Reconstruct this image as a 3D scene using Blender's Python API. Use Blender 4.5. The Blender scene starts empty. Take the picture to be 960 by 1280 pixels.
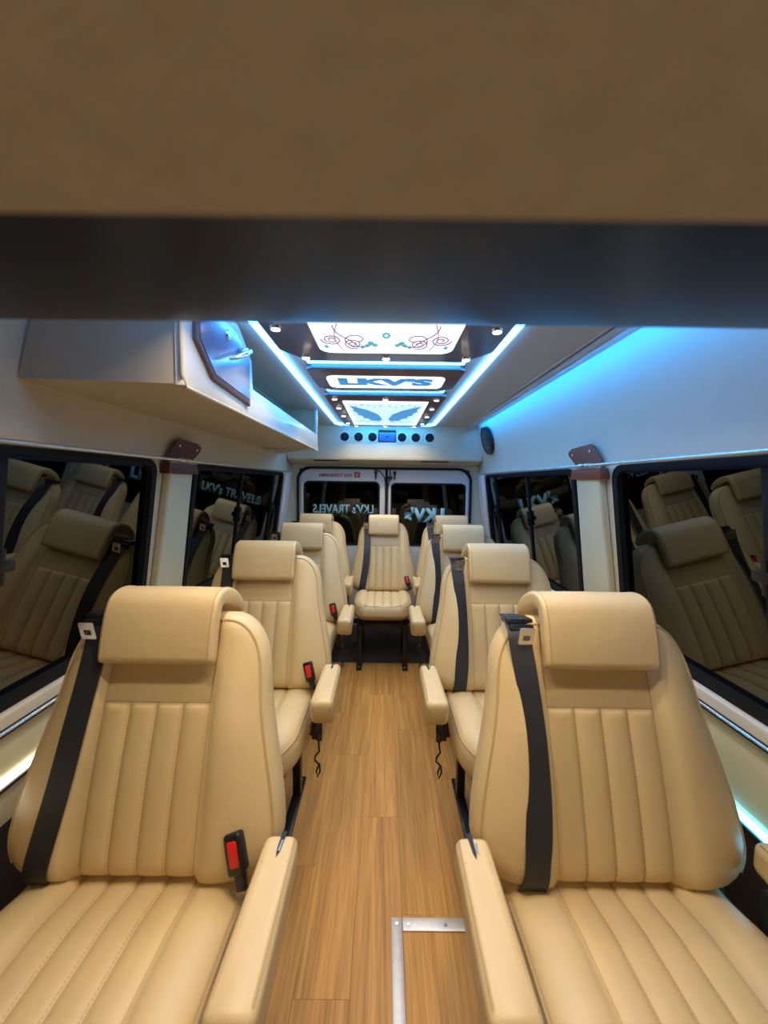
import bpy, bmesh, math, random
from math import sin, cos, pi, radians, sqrt
from mathutils import Vector, Matrix
random.seed(7)
S = bpy.context.scene
COL = S.collection

# ------------------------------------------------------------------ camera, world, exposure
CAMH = 1.42
PITCH = 4.4
ROLL = 0.75
cam = bpy.data.cameras.new('camera'); cam.lens = 18.0; cam.sensor_width = 36.0; cam.sensor_fit = 'HORIZONTAL'
cam.clip_start = 0.01
cam.dof.use_dof = True; cam.dof.focus_distance = 1.7; cam.dof.aperture_fstop = 3.2
cam_o = bpy.data.objects.new('camera', cam); COL.objects.link(cam_o)
cam_o.matrix_world = (Matrix.Translation((0, 0, CAMH)) @ Matrix.Rotation(radians(90 - PITCH), 4, 'X') @ Matrix.Rotation(radians(ROLL), 4, 'Z'))
S.camera = cam_o
S.view_settings.view_transform = 'Standard'; S.view_settings.look = 'None'
S.view_settings.gamma = 1.0; S.view_settings.use_curve_mapping = False
S.view_settings.exposure = 0.0
w = bpy.data.worlds.new('night'); S.world = w; w.use_nodes = True
w.node_tree.nodes['Background'].inputs[0].default_value = (0.01, 0.014, 0.03, 1)
w.node_tree.nodes['Background'].inputs[1].default_value = 0.4

WARM = (1.0, 0.80, 0.55)
CABIN_W = 1.5        # watts of each added front downlight, unseen behind the beam
SPOT_W = 0.9         # watts of each visible downlight
LED = (0.065, 0.38, 1.0)
LED_S = 15.5
CAB_W = 4.0          # watts of the added cab fill lamp, unseen behind the camera
def lamp(name, loc, power, size, color=WARM, rot=(0, 0, 0), spread=pi, shape='DISK', size_y=None):
    L = bpy.data.lights.new(name, 'AREA'); L.energy = power; L.color = color; L.shape = shape; L.size = size
    if size_y: L.size_y = size_y
    L.spread = spread
    o = bpy.data.objects.new(name, L); COL.objects.link(o); o.location = loc; o.rotation_euler = rot
    return o

lamp('added_cab_fill_lamp', (0.0, -0.42, 1.500), CAB_W, 0.16, (1.0, 0.79, 0.52), (radians(38), 0, 0), radians(150))

# ------------------------------------------------------------------ materials
def mat(name, base=(0.8, 0.8, 0.8), rough=0.5, metal=0.0, spec=0.5, noise=None, bump=None, coat=0.0, emit=None, es=0.0, sheen=0):
    m = bpy.data.materials.new(name); m.use_nodes = True
    nt = m.node_tree; b = nt.nodes['Principled BSDF']
    b.inputs['Base Color'].default_value = (*base, 1)
    b.inputs['Roughness'].default_value = rough
    b.inputs['Metallic'].default_value = metal
    b.inputs['Specular IOR Level'].default_value = spec
    b.inputs['Coat Weight'].default_value = coat
    b.inputs['Coat Roughness'].default_value = 0.15
    if emit:
        b.inputs['Emission Color'].default_value = (*emit, 1); b.inputs['Emission Strength'].default_value = es
    tc = nt.nodes.new('ShaderNodeTexCoord')
    if noise:   # (scale, amount)
        n = nt.nodes.new('ShaderNodeTexNoise'); n.inputs['Scale'].default_value = noise[0]; n.inputs['Detail'].default_value = 4
        nt.links.new(tc.outputs['Object'], n.inputs['Vector'])
        r = nt.nodes.new('ShaderNodeMixRGB'); r.blend_type = 'MIX'
        r.inputs[1].default_value = (*[c * (1 - noise[1]) for c in base], 1)
        r.inputs[2].default_value = (*[min(1, c * (1 + noise[1])) for c in base], 1)
        nt.links.new(n.outputs['Fac'], r.inputs[0]); nt.links.new(r.outputs[0], b.inputs['Base Color'])
    if bump:    # (scale, strength, distance)
        n2 = nt.nodes.new('ShaderNodeTexVoronoi') if len(bump) > 3 else nt.nodes.new('ShaderNodeTexNoise')
        n2.inputs['Scale'].default_value = bump[0]
        nt.links.new(tc.outputs['Object'], n2.inputs['Vector'])
        bp = nt.nodes.new('ShaderNodeBump'); bp.inputs['Strength'].default_value = bump[1]; bp.inputs['Distance'].default_value = bump[2]
        nt.links.new(n2.outputs[0], bp.inputs['Height']); nt.links.new(bp.outputs[0], b.inputs['Normal'])
    return m

M = {}
M['leather'] = mat('cream_leather', (0.67, 0.50, 0.250), 0.42, noise=(9, 0.05), bump=(420, 0.25, 0.0008, 1))
def soft_creases(m, scale, dist):
    nt = m.node_tree; b = nt.nodes['Principled BSDF']; old = b.inputs['Normal'].links[0].from_node
    tc = nt.nodes.new('ShaderNodeTexCoord'); n = nt.nodes.new('ShaderNodeTexNoise'); n.inputs['Scale'].default_value = scale; n.inputs['Detail'].default_value = 2; n.inputs['Distortion'].default_value = 0.8
    bp = nt.nodes.new('ShaderNodeBump'); bp.inputs['Strength'].default_value = 0.35; bp.inputs['Distance'].default_value = dist
    nt.links.new(tc.outputs['Object'], n.inputs['Vector']); nt.links.new(n.outputs[0], bp.inputs['Height']); nt.links.new(old.outputs[0], bp.inputs['Normal']); nt.links.new(bp.outputs[0], b.inputs['Normal'])
soft_creases(M['leather'], 11, 0.008)
M['piping'] = mat('leather_piping', (0.54, 0.38, 0.19), 0.4)
M['stitch'] = mat('seam_thread', (0.42, 0.29, 0.15), 0.6)
M['belt'] = mat('seat_belt_webbing', (0.018, 0.019, 0.024), 0.55, bump=(600, 0.3, 0.0006))
M['black'] = mat('black_plastic', (0.012, 0.012, 0.014), 0.3)
M['blackmetal'] = mat('black_painted_metal', (0.016, 0.014, 0.014), 0.35, metal=0.2)
M['red'] = mat('red_button', (0.75, 0.02, 0.015), 0.3)
M['chrome'] = mat('chrome', (0.82, 0.83, 0.85), 0.22, metal=1.0)
M['alu'] = mat('aluminium_strip', (0.66, 0.58, 0.50), 0.38, metal=0.55, noise=(60, 0.12))
M['vinyl'] = mat('cream_wall_vinyl', (0.69, 0.61, 0.45), 0.55, noise=(5, 0.04), bump=(350, 0.2, 0.0008, 1))
M['pillar'] = mat('cream_pillar_trim', (0.70, 0.64, 0.42), 0.45, bump=(350, 0.2, 0.0008, 1))
M['ceiling'] = mat('grey_beige_headliner', (0.55, 0.49, 0.42), 0.6, bump=(350, 0.2, 0.0008, 1))
M['lowwall'] = mat('glossy_lower_wall_laminate', (0.62, 0.56, 0.33), 0.12, noise=(4, 0.05))
M['cabroof'] = mat('beige_cab_headliner', (0.52, 0.475, 0.42), 0.8, noise=(60, 0.08), bump=(300, 0.5, 0.001))
M['beam'] = mat('blue_glow_dark_laminate', (0.004, 0.009, 0.050), 0.34, spec=0.26, noise=(30, 0.2))  # navy base puts the blue LED glow into the brown beam's colour
M['brown'] = mat('glow_tinted_brown_laminate', (0.15, 0.075, 0.095), 0.36, coat=0.3, noise=(12, 0.2))  # brown pushed towards purple to imitate reflected blue LED light
M['maroon'] = mat('maroon_leather', (0.125, 0.03, 0.022), 0.45, bump=(350, 0.3, 0.0008, 1))
M['maroonR'] = mat('rust_brown_leather', (0.22, 0.06, 0.03), 0.45, bump=(350, 0.3, 0.0008, 1))
M['rack'] = mat('white_laminate', (0.78, 0.76, 0.72), 0.22, coat=0.3)
M['rackv'] = mat('rack_vinyl', (0.58, 0.50, 0.37), 0.55, bump=(350, 0.2, 0.0008, 1))
M['door'] = mat('white_door_paint', (0.72, 0.70, 0.68), 0.35)
M['rubber'] = mat('black_rubber', (0.010, 0.010, 0.011), 0.65, spec=0.2)
M['cable'] = mat('black_cable', (0.01, 0.01, 0.012), 0.4)
M['under'] = mat('dark_subfloor', (0.03, 0.022, 0.016), 0.9)
M['rearshade'] = mat('rear_shade_sheet', (0.045, 0.032, 0.024), 0.9, bump=(500, 0.5, 0.002))
M['letter'] = mat('pale_vinyl_letters', (0.30, 0.62, 0.72), 0.5)
M['redletter'] = mat('red_vinyl_letters', (0.40, 0.04, 0.02), 0.5)
M['whiteprint'] = mat('white_print', (0.8, 0.8, 0.8), 0.5)
M['led'] = mat('blue_led', (0.9, 0.9, 0.9), 0.5, emit=LED, es=LED_S)
M['led2'] = mat('blue_led_cross', (0.9, 0.9, 0.9), 0.5, emit=(0.03, 0.40, 1.0), es=27)
M['ledwhite'] = mat('white_wall_led', (0.9, 0.9, 0.9), 0.5, emit=(1.0, 0.93, 0.8), es=3.5)
M['ledcyan'] = mat('cyan_wall_led', (0.9, 0.9, 0.9), 0.5, emit=(0.08, 0.62, 1.0), es=9)
M['lens'] = mat('warm_lens', (0.9, 0.9, 0.9), 0.4, emit=(1.0, 0.82, 0.66), es=9)
M['art'] = mat('backlit_art_panel', (0.8, 0.9, 1.0), 0.35, emit=(0.86, 0.97, 1.0), es=1.35)
M['artC'] = mat('backlit_art_panel_pale', (0.8, 0.9, 1.0), 0.35, emit=(0.52, 0.82, 0.92), es=0.95)
M['artrim'] = mat('backlit_panel_rim', (0.9, 0.9, 1.0), 0.35, emit=(0.85, 0.95, 1.0), es=2.2)
M['artblue'] = mat('backlit_blue_print', (0.1, 0.3, 0.6), 0.4, emit=(0.03, 0.28, 0.72), es=0.75)
M['artscroll'] = mat('backlit_purple_scroll', (0.3, 0.2, 0.3), 0.4, emit=(0.30, 0.14, 0.36), es=0.7)
M['artteal'] = mat('backlit_teal_leaf', (0.1, 0.4, 0.4), 0.4, emit=(0.04, 0.48, 0.6), es=0.9)

def wood():
    m = bpy.data.materials.new('oak_vinyl_plank'); m.use_nodes = True
    nt = m.node_tree; b = nt.nodes['Principled BSDF']; N = nt.nodes.new; Lk = nt.links.new
    geo = N('ShaderNodeNewGeometry'); oi = N('ShaderNodeObjectInfo')
    off = N('ShaderNodeVectorMath'); off.operation = 'MULTIPLY_ADD'
    comb = N('ShaderNodeCombineXYZ'); Lk(oi.outputs['Random'], comb.inputs[0]); Lk(oi.outputs['Random'], comb.inputs[1]); Lk(oi.outputs['Random'], comb.inputs[2])
    off.inputs[1].default_value = (13.0, 31.0, 0.0); Lk(comb.outputs[0], off.inputs[0]); Lk(geo.outputs['Position'], off.inputs[2])
    mp = N('ShaderNodeMapping'); mp.inputs['Scale'].default_value = (34, 1.3, 1); Lk(off.outputs[0], mp.inputs[0])
    n1 = N('ShaderNodeTexNoise'); n1.inputs['Scale'].default_value = 1.0; n1.inputs['Detail'].default_value = 6; n1.inputs['Distortion'].default_value = 0.6; Lk(mp.outputs[0], n1.inputs[0])
    mp2 = N('ShaderNodeMapping'); mp2.inputs['Scale'].default_value = (190, 5, 1); Lk(off.outputs[0], mp2.inputs[0])
    n2 = N('ShaderNodeTexNoise'); n2.inputs['Scale'].default_value = 1.0; n2.inputs['Detail'].default_value = 5; Lk(mp2.outputs[0], n2.inputs[0])
    cr = N('ShaderNodeValToRGB'); cr.color_ramp.elements[0].position = 0.3; cr.color_ramp.elements[0].color = (0.44, 0.215, 0.050, 1)
    cr.color_ramp.elements[1].position = 0.68; cr.color_ramp.elements[1].color = (0.68, 0.35, 0.088, 1); Lk(n1.outputs[0], cr.inputs[0])
    cr2 = N('ShaderNodeValToRGB'); cr2.color_ramp.elements[0].position = 0.36; cr2.color_ramp.elements[0].color = (0.72, 0.68, 0.64, 1)
    cr2.color_ramp.elements[1].position = 0.58; cr2.color_ramp.elements[1].color = (1, 1, 1, 1); Lk(n2.outputs[0], cr2.inputs[0])
    mx = N('ShaderNodeMixRGB'); mx.blend_type = 'MULTIPLY'; mx.inputs[0].default_value = 0.75; Lk(cr.outputs[0], mx.inputs[1]); Lk(cr2.outputs[0], mx.inputs[2])
    hs = N('ShaderNodeHueSaturation'); mr = N('ShaderNodeMapRange'); mr.inputs['To Min'].default_value = 0.94; mr.inputs['To Max'].default_value = 1.05
    Lk(oi.outputs['Random'], mr.inputs[0]); Lk(mr.outputs[0], hs.inputs['Value']); Lk(mx.outputs[0], hs.inputs['Color']); Lk(hs.outputs[0], b.inputs['Base Color'])
    b.inputs['Roughness'].default_value = 0.5; b.inputs['Specular IOR Level'].default_value = 0.3
    bp = N('ShaderNodeBump'); bp.inputs['Strength'].default_value = 0.2; bp.inputs['Distance'].default_value = 0.001; Lk(n2.outputs[0], bp.inputs['Height']); Lk(bp.outputs[0], b.inputs['Normal'])
    return m
M['wood'] = wood()

def glass(name, tint, ior, refl):
    m = bpy.data.materials.new(name); m.use_nodes = True
    nt = m.node_tree; nt.nodes.remove(nt.nodes['Principled BSDF'])
    fr = nt.nodes.new('ShaderNodeFresnel'); fr.inputs['IOR'].default_value = ior
    tr = nt.nodes.new('ShaderNodeBsdfTransparent'); tr.inputs[0].default_value = (*tint, 1)
    gl = nt.nodes.new('ShaderNodeBsdfGlossy'); gl.inputs['Color'].default_value = (*refl, 1); gl.inputs['Roughness'].default_value = 0.0
    mx = nt.nodes.new('ShaderNodeMixShader')
    nt.links.new(fr.outputs[0], mx.inputs[0]); nt.links.new(tr.outputs[0], mx.inputs[1]); nt.links.new(gl.outputs[0], mx.inputs[2])
    nt.links.new(mx.outputs[0], nt.nodes['Material Output'].inputs[0])
    return m
M['glass'] = glass('dark_tinted_glass', (0.05, 0.05, 0.06), 1.85, (0.95, 0.98, 0.92))
M['rearglass'] = glass('dark_tinted_rear_glass', (0.05, 0.05, 0.08), 1.7, (0.9, 0.95, 1.0))

# ------------------------------------------------------------------ mesh helpers
def mesh_of(name, verts, faces, smooth=True, auto=None):
    me = bpy.data.meshes.new(name); me.from_pydata([tuple(v) for v in verts], [], faces); me.update()
    bm = bmesh.new(); bm.from_mesh(me); bmesh.ops.recalc_face_normals(bm, faces=bm.faces)
    if smooth:
        for f in bm.faces: f.smooth = True
        if auto:
            for e in bm.edges:
                if len(e.link_faces) == 2 and e.calc_face_angle(0) > auto: e.smooth = False
    bm.to_mesh(me); bm.free(); return me

def from_bm(name, bm, smooth=True, auto=radians(40)):
    bmesh.ops.recalc_face_normals(bm, faces=bm.faces)
    if smooth:
        for f in bm.faces: f.smooth = True
        for e in bm.edges:
            if len(e.link_faces) == 2 and e.calc_face_angle(0) > auto: e.smooth = False
    me = bpy.data.meshes.new(name); bm.to_mesh(me); bm.free(); return me

def link(name, me, m=None, parent=None, loc=None, rot=None, kind=None, label=None, scale=None):
    o = bpy.data.objects.new(name, me); COL.objects.link(o)
    if m is not None and me is not None and not me.materials: me.materials.append(m)
    if parent is not None: o.parent = parent
    if loc: o.location = loc
    if rot: o.rotation_euler = rot
    if scale: o.scale = scale
    if kind: o['kind'] = kind
    if label: o['label'] = label
    return o

def thing(name, label, cat, loc=(0, 0, 0), group=None, me=None, m=None):
    o = bpy.data.objects.new(name, me); COL.objects.link(o); o.location = loc
    if me is not None and m is not None: me.materials.append(m)
    o['label'] = label; o['category'] = cat
    if group: o['group'] = group
    return o

def box_bm(bm, x0, x1, y0, y1, z0, z1, bev=0.0, seg=2):
    r = bmesh.ops.create_cube(bm, size=1.0)
    vs = r['verts']
    bmesh.ops.scale(bm, vec=(abs(x1 - x0), abs(y1 - y0), abs(z1 - z0)), verts=vs)
    bmesh.ops.translate(bm, vec=((x0 + x1) / 2, (y0 + y1) / 2, (z0 + z1) / 2), verts=vs)
    if bev > 0:
        es = list({e for v in vs for e in v.link_edges})
        bmesh.ops.bevel(bm, geom=es, offset=bev, segments=seg, profile=0.5, affect='EDGES')
    return bm
def box(name, x0, x1, y0, y1, z0, z1, bev=0.0, seg=2):
    bm = bmesh.new(); box_bm(bm, x0, x1, y0, y1, z0, z1, bev, seg); return from_bm(name, bm)

def tube_data(pts, r, n=8, closed=False, V=None, F=None):
    V = [] if V is None else V; F = [] if F is None else F
    pts = [Vector(p) for p in pts]; base = len(V); k = len(pts)
    up = Vector((0, 0, 1))
    rr = r if isinstance(r, (list, tuple)) else [r] * k
    prev = None
    for i, p in enumerate(pts):
        a = pts[(i - 1) % k] if (closed or i > 0) else p
        b = pts[(i + 1) % k] if (closed or i < k - 1) else p
        t = (b - a); t = t.normalized() if t.length > 1e-9 else Vector((0, 1, 0))
        if prev is None:
            u = t.cross(up); u = u if u.length > 1e-3 else t.cross(Vector((1, 0, 0)))
        else:
            u = prev - t * prev.dot(t)
            if u.length < 1e-6: u = t.cross(up)
        u.normalize(); prev = u.copy(); v = t.cross(u)
        for j in range(n):
            an = 2 * pi * j / n; V.append(p + (u * cos(an) + v * sin(an)) * rr[i])
    for i in range(k if closed else k - 1):
        i2 = (i + 1) % k
        for j in range(n):
            j2 = (j + 1) % n; F.append((base + i * n + j, base + i * n + j2, base + i2 * n + j2, base + i2 * n + j))
    if not closed:
        F.append(tuple(base + j for j in range(n))[::-1]); F.append(tuple(base + (k - 1) * n + j for j in range(n)))
    return V, F
def tube(name, pts, r, n=8, closed=False):
    V, F = tube_data(pts, r, n, closed); return mesh_of(name, V, F, True, radians(50))

def prism(name, poly, to3, thick, bev=0.0, seg=2):
    """extrude a 2-D outline: to3(u, v, t) gives the 3-D point, t from 0 to thick"""
    k = len(poly); V = [to3(u, v, 0) for u, v in poly] + [to3(u, v, thick) for u, v in poly]
    F = [tuple(range(k))[::-1], tuple(range(k, 2 * k))] + [(i, (i + 1) % k, k + (i + 1) % k, k + i) for i in range(k)]
    bm = bmesh.new(); vs = [bm.verts.new(v) for v in V]
    for f in F: bm.faces.new([vs[i] for i in f])
    bm.normal_update()
    if bev > 0:
        es = [e for e in bm.edges if any(len(f.verts) == k for f in e.link_faces)] if k > 4 else list(bm.edges)
        bmesh.ops.bevel(bm, geom=es, offset=bev, segments=seg, profile=0.5, affect='EDGES')
    return from_bm(name, bm)

def rrect(x0, x1, y0, y1, r, n=6, corners=(1, 1, 1, 1)):
    """rounded rectangle outline, corners order: (x1,y1),(x0,y1),(x0,y0),(x1,y0)"""
    out = []
    for k, (cx, cy, a0) in enumerate(((x1, y1, 0), (x0, y1, 90), (x0, y0, 180), (x1, y0, 270))):
        sx = 1 if cx == x1 else -1; sy = 1 if cy == y1 else -1
        rr = r * corners[k]
        if rr <= 0: out.append((cx, cy)); continue
        for i in range(n + 1):
            a = radians(a0 + 90 * i / n); out.append((cx - sx * rr + rr * cos(a), cy - sy * rr + rr * sin(a)))
    return out

def ring(name, outer, inner, to3, thick):
    k = len(outer); V = [to3(u, v, 0) for u, v in outer] + [to3(u, v, 0) for u, v in inner] + [to3(u, v, thick) for u, v in outer] + [to3(u, v, thick) for u, v in inner]
    F = []
    for i in range(k):
        j = (i + 1) % k
        F += [(i, j, k + j, k + i), (2 * k + i, 3 * k + i, 3 * k + j, 2 * k + j), (i, 2 * k + i, 2 * k + j, j), (k + i, k + j, 3 * k + j, 3 * k + i)]
    return mesh_of(name, V, F, True, radians(35))

def text_mesh(name, body, height, width, to3, thick=0.001, mirror=False, bold=0.0):
    cu = bpy.data.curves.new(name + '_curve', 'FONT'); cu.body = body; cu.size = 1.0; cu.offset = bold; cu.resolution_u = 3
    to = bpy.data.objects.new(name + '_tmp', cu); COL.objects.link(to)
    dg = bpy.context.evaluated_depsgraph_get(); me = bpy.data.meshes.new_from_object(to.evaluated_get(dg))
    bpy.data.objects.remove(to); bpy.data.curves.remove(cu)
    bm = bmesh.new(); bm.from_mesh(me); bpy.data.meshes.remove(me)
    bmesh.ops.remove_doubles(bm, verts=bm.verts, dist=1e-4)
    xs = [v.co.x for v in bm.verts]; ys = [v.co.y for v in bm.verts]
    cx = (min(xs) + max(xs)) / 2; cy = (min(ys) + max(ys)) / 2; sx = width / (max(xs) - min(xs)); sy = height / (max(ys) - min(ys))
    r = bmesh.ops.extrude_face_region(bm, geom=list(bm.faces)); top = {v for v in r['geom'] if isinstance(v, bmesh.types.BMVert)}
    for v in bm.verts:
        u = (v.co.x - cx) * sx * (-1 if mirror else 1); vv = (v.co.y - cy) * sy
        v.co = to3(u, vv, thick if v in top else 0)
    return from_bm(name, bm, smooth=False)

def disc_mesh(name, r, h, n=20, bev=0.0):
    bm = bmesh.new(); bmesh.ops.create_cone(bm, cap_ends=True, segments=n, radius1=r, radius2=r - bev, depth=h); return from_bm(name, bm)

# ================================================================== SETTING
W = 0.915; TILT = 0.13; YB = 3.78; YF = -1.0; ZC = 1.94
ZW0, ZW1 = 0.82, 1.487          # window opening
WIN = [(-0.55, 1.53), (1.86, 3.46)]

def struct(name, me, m, parent=None, loc=None):
    o = link(name, me, m, parent, loc); 
    if parent is None: o['kind'] = 'structure'
    return o

# floor of vinyl planks
fl = struct('floor', box('floor', -1.05, 1.05, YF, YB, -0.04, -0.0045), M['under'])
pw = 0.155; cols = 13; protos = {}
for c in range(cols):
    x0 = -1.0075 + c * pw; ln = 0.95; y = YF - (c * 0.37) % ln
    while y < YB:
        a, b2 = max(y, YF), min(y + ln, YB); y += ln
        if b2 - a < 0.04: continue
        key = round(b2 - a, 3)
        if key not in protos:
            protos[key] = box('plank', 0.0002, pw - 0.0002, 0.0002, key - 0.0002, -0.0045, 0, 0.0004, 1); protos[key].materials.append(M['wood'])
        link('plank', protos[key], None, fl, (x0, a, 0))

# ceiling and side shells
struct('ceiling', box('ceiling', -0.90, 0.90, 0.44, YB, ZC, ZC + 0.03), M['ceiling'])
COVE = [(0.915, 1.487), (0.917, 1.55), (0.91, 1.64), (0.895, 1.72), (0.876, 1.80), (0.862, 1.87), (0.842, ZC + 0.005)]
for s, nm in ((-1, 'left'), (1, 'right')):
    bm = bmesh.new()
    box_bm(bm, s * W, s * (W + 0.05), YF, YB, 0.0, ZW0)
    for a, b2 in ((YF, WIN[0][0]), (WIN[0][1], WIN[1][0]), (WIN[1][1], YB)): box_bm(bm, s * W, s * (W + 0.05), a, b2, ZW0, ZW1)
    box_bm(bm, s * W, s * (W + 0.05), YF, YB, ZW1, 1.56)
    wl = struct('wall_' + nm, from_bm('wall_' + nm, bm), M['vinyl'])
    # glossy lower lining below the sill
    link('lower_lining', box('lower_lining', s * (W - 0.008), s * W, 0.1, YB - 0.02, 0.502, ZW0 - 0.075, 0.003), M['lowwall'], wl)
    # padded sill below window
    link('sill_pad', box('sill_pad', s * (W - 0.03), s * W, 0.1, YB - 0.02, ZW0 - 0.07, ZW0 - 0.012, 0.010, 3), M['vinyl'], wl)
    # cove shell from window head to ceiling
    n = len(COVE); V = []; F = []
    ys = [0.16 + i * (YB - 0.16) / 12 for i in range(13)]
    for y in ys:
        for (x, z) in COVE: V.append((s * x, y, z))
        for (x, z) in COVE: V.append((s * (x + 0.03), y, z + 0.01))
    for i in range(12):
        for j in range(2 * n):
            j2 = (j + 1) % (2 * n)
            a, b2 = (j, j2) if j < n else (j, j2)
            pass
        idx = list(range(n)) + list(range(2 * n - 1, n - 1, -1))
        for q in range(2 * n):
            p0, p1 = idx[q], idx[(q + 1) % (2 * n)]
            F.append((i * 2 * n + p0, i * 2 * n + p1, (i + 1) * 2 * n + p1, (i + 1) * 2 * n + p0))
    cv = struct('trim_' + ('1' if s < 0 else '2'), mesh_of('cove', V, F, True, radians(40)), M['vinyl'])
    link('piping', tube('cove_piping', [(s * 0.735, 0.46, ZC - 0.002), (s * 0.735, 3.6, ZC - 0.002)], 0.006, 8), M['ceiling'], cv)
    link('lip', box('cove_lip', s * 0.745, s * 0.763, 0.46, 3.6, ZC - 0.030, ZC + 0.001, 0.004), M['ceiling'], cv)
    # pillar cover
    me = prism('pillar_cover', [(1.575, ZW0 - 0.02), (1.80, ZW0 - 0.02), (1.785, ZW1 + 0.02), (1.60, ZW1 + 0.02)], lambda u, v, t, s=s: (s * (W - t), u, v), 0.035, 0.012, 3)
    struct('trim_' + ('3' if s < 0 else '4'), me, M['pillar'])
    me = prism('rear_pillar', [(3.52, ZW0 - 0.02), (3.70, ZW0 - 0.02), (3.70, ZW1 + 0.03), (3.52, ZW1 + 0.03)], lambda u, v, t, s=s: (s * (W - t), u, v), 0.03, 0.012, 3)
    struct('trim_' + ('5' if s < 0 else '6'), me, M['door'])

# side windows
wn = 1
for s in (-1, 1):
    for k, (a, b2) in enumerate(WIN):
        to3 = lambda u, v, t, s=s: (s * (W - 0.004 + 0.02 - t), u, v)
        fr = struct('window_%d' % wn, ring('window_frame', rrect(a - 0.012, b2 + 0.012, ZW0 - 0.012, ZW1 + 0.012, 0.06), rrect(a + 0.018, b2 - 0.018, ZW0 + 0.022, ZW1 - 0.012, 0.045), to3, 0.028), M['rubber'])
        fr['label'] = 'black rubber framed dark side window, ' + ('left' if s < 0 else 'right') + (' nearer the camera' if k == 0 else ' nearer the rear doors')
        bars = [0.93] if k == 0 else [2.50, 3.22]
        eds = [a + 0.02] + bars + [b2 - 0.02]
        for q in range(len(eds) - 1):
            link('pane', box('pane', s * (W + 0.006 + 0.004 * (q % 2)), s * (W + 0.010 + 0.004 * (q % 2)), eds[q], eds[q + 1], ZW0 + 0.02, ZW1 - 0.02), M['glass'], fr)
        for yb in bars:
            br = link('sash_bar', box('sash_bar', s * (W - 0.004), s * (W + 0.02), yb - 0.011, yb + 0.011, ZW0 + 0.02, ZW1 - 0.02, 0.003), M['rubber'], fr)
            lt = bmesh.new(); box_bm(lt, s * (W - 0.024), s * (W - 0.002), yb - 0.028, yb + 0.028, 1.185, 1.212, 0.005); box_bm(lt, s * (W - 0.018), s * (W - 0.002), yb - 0.008, yb + 0.008, 1.15, 1.245, 0.004)
            link('latch', from_bm('latch', lt), M['black'], br)
        wn += 1

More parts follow.
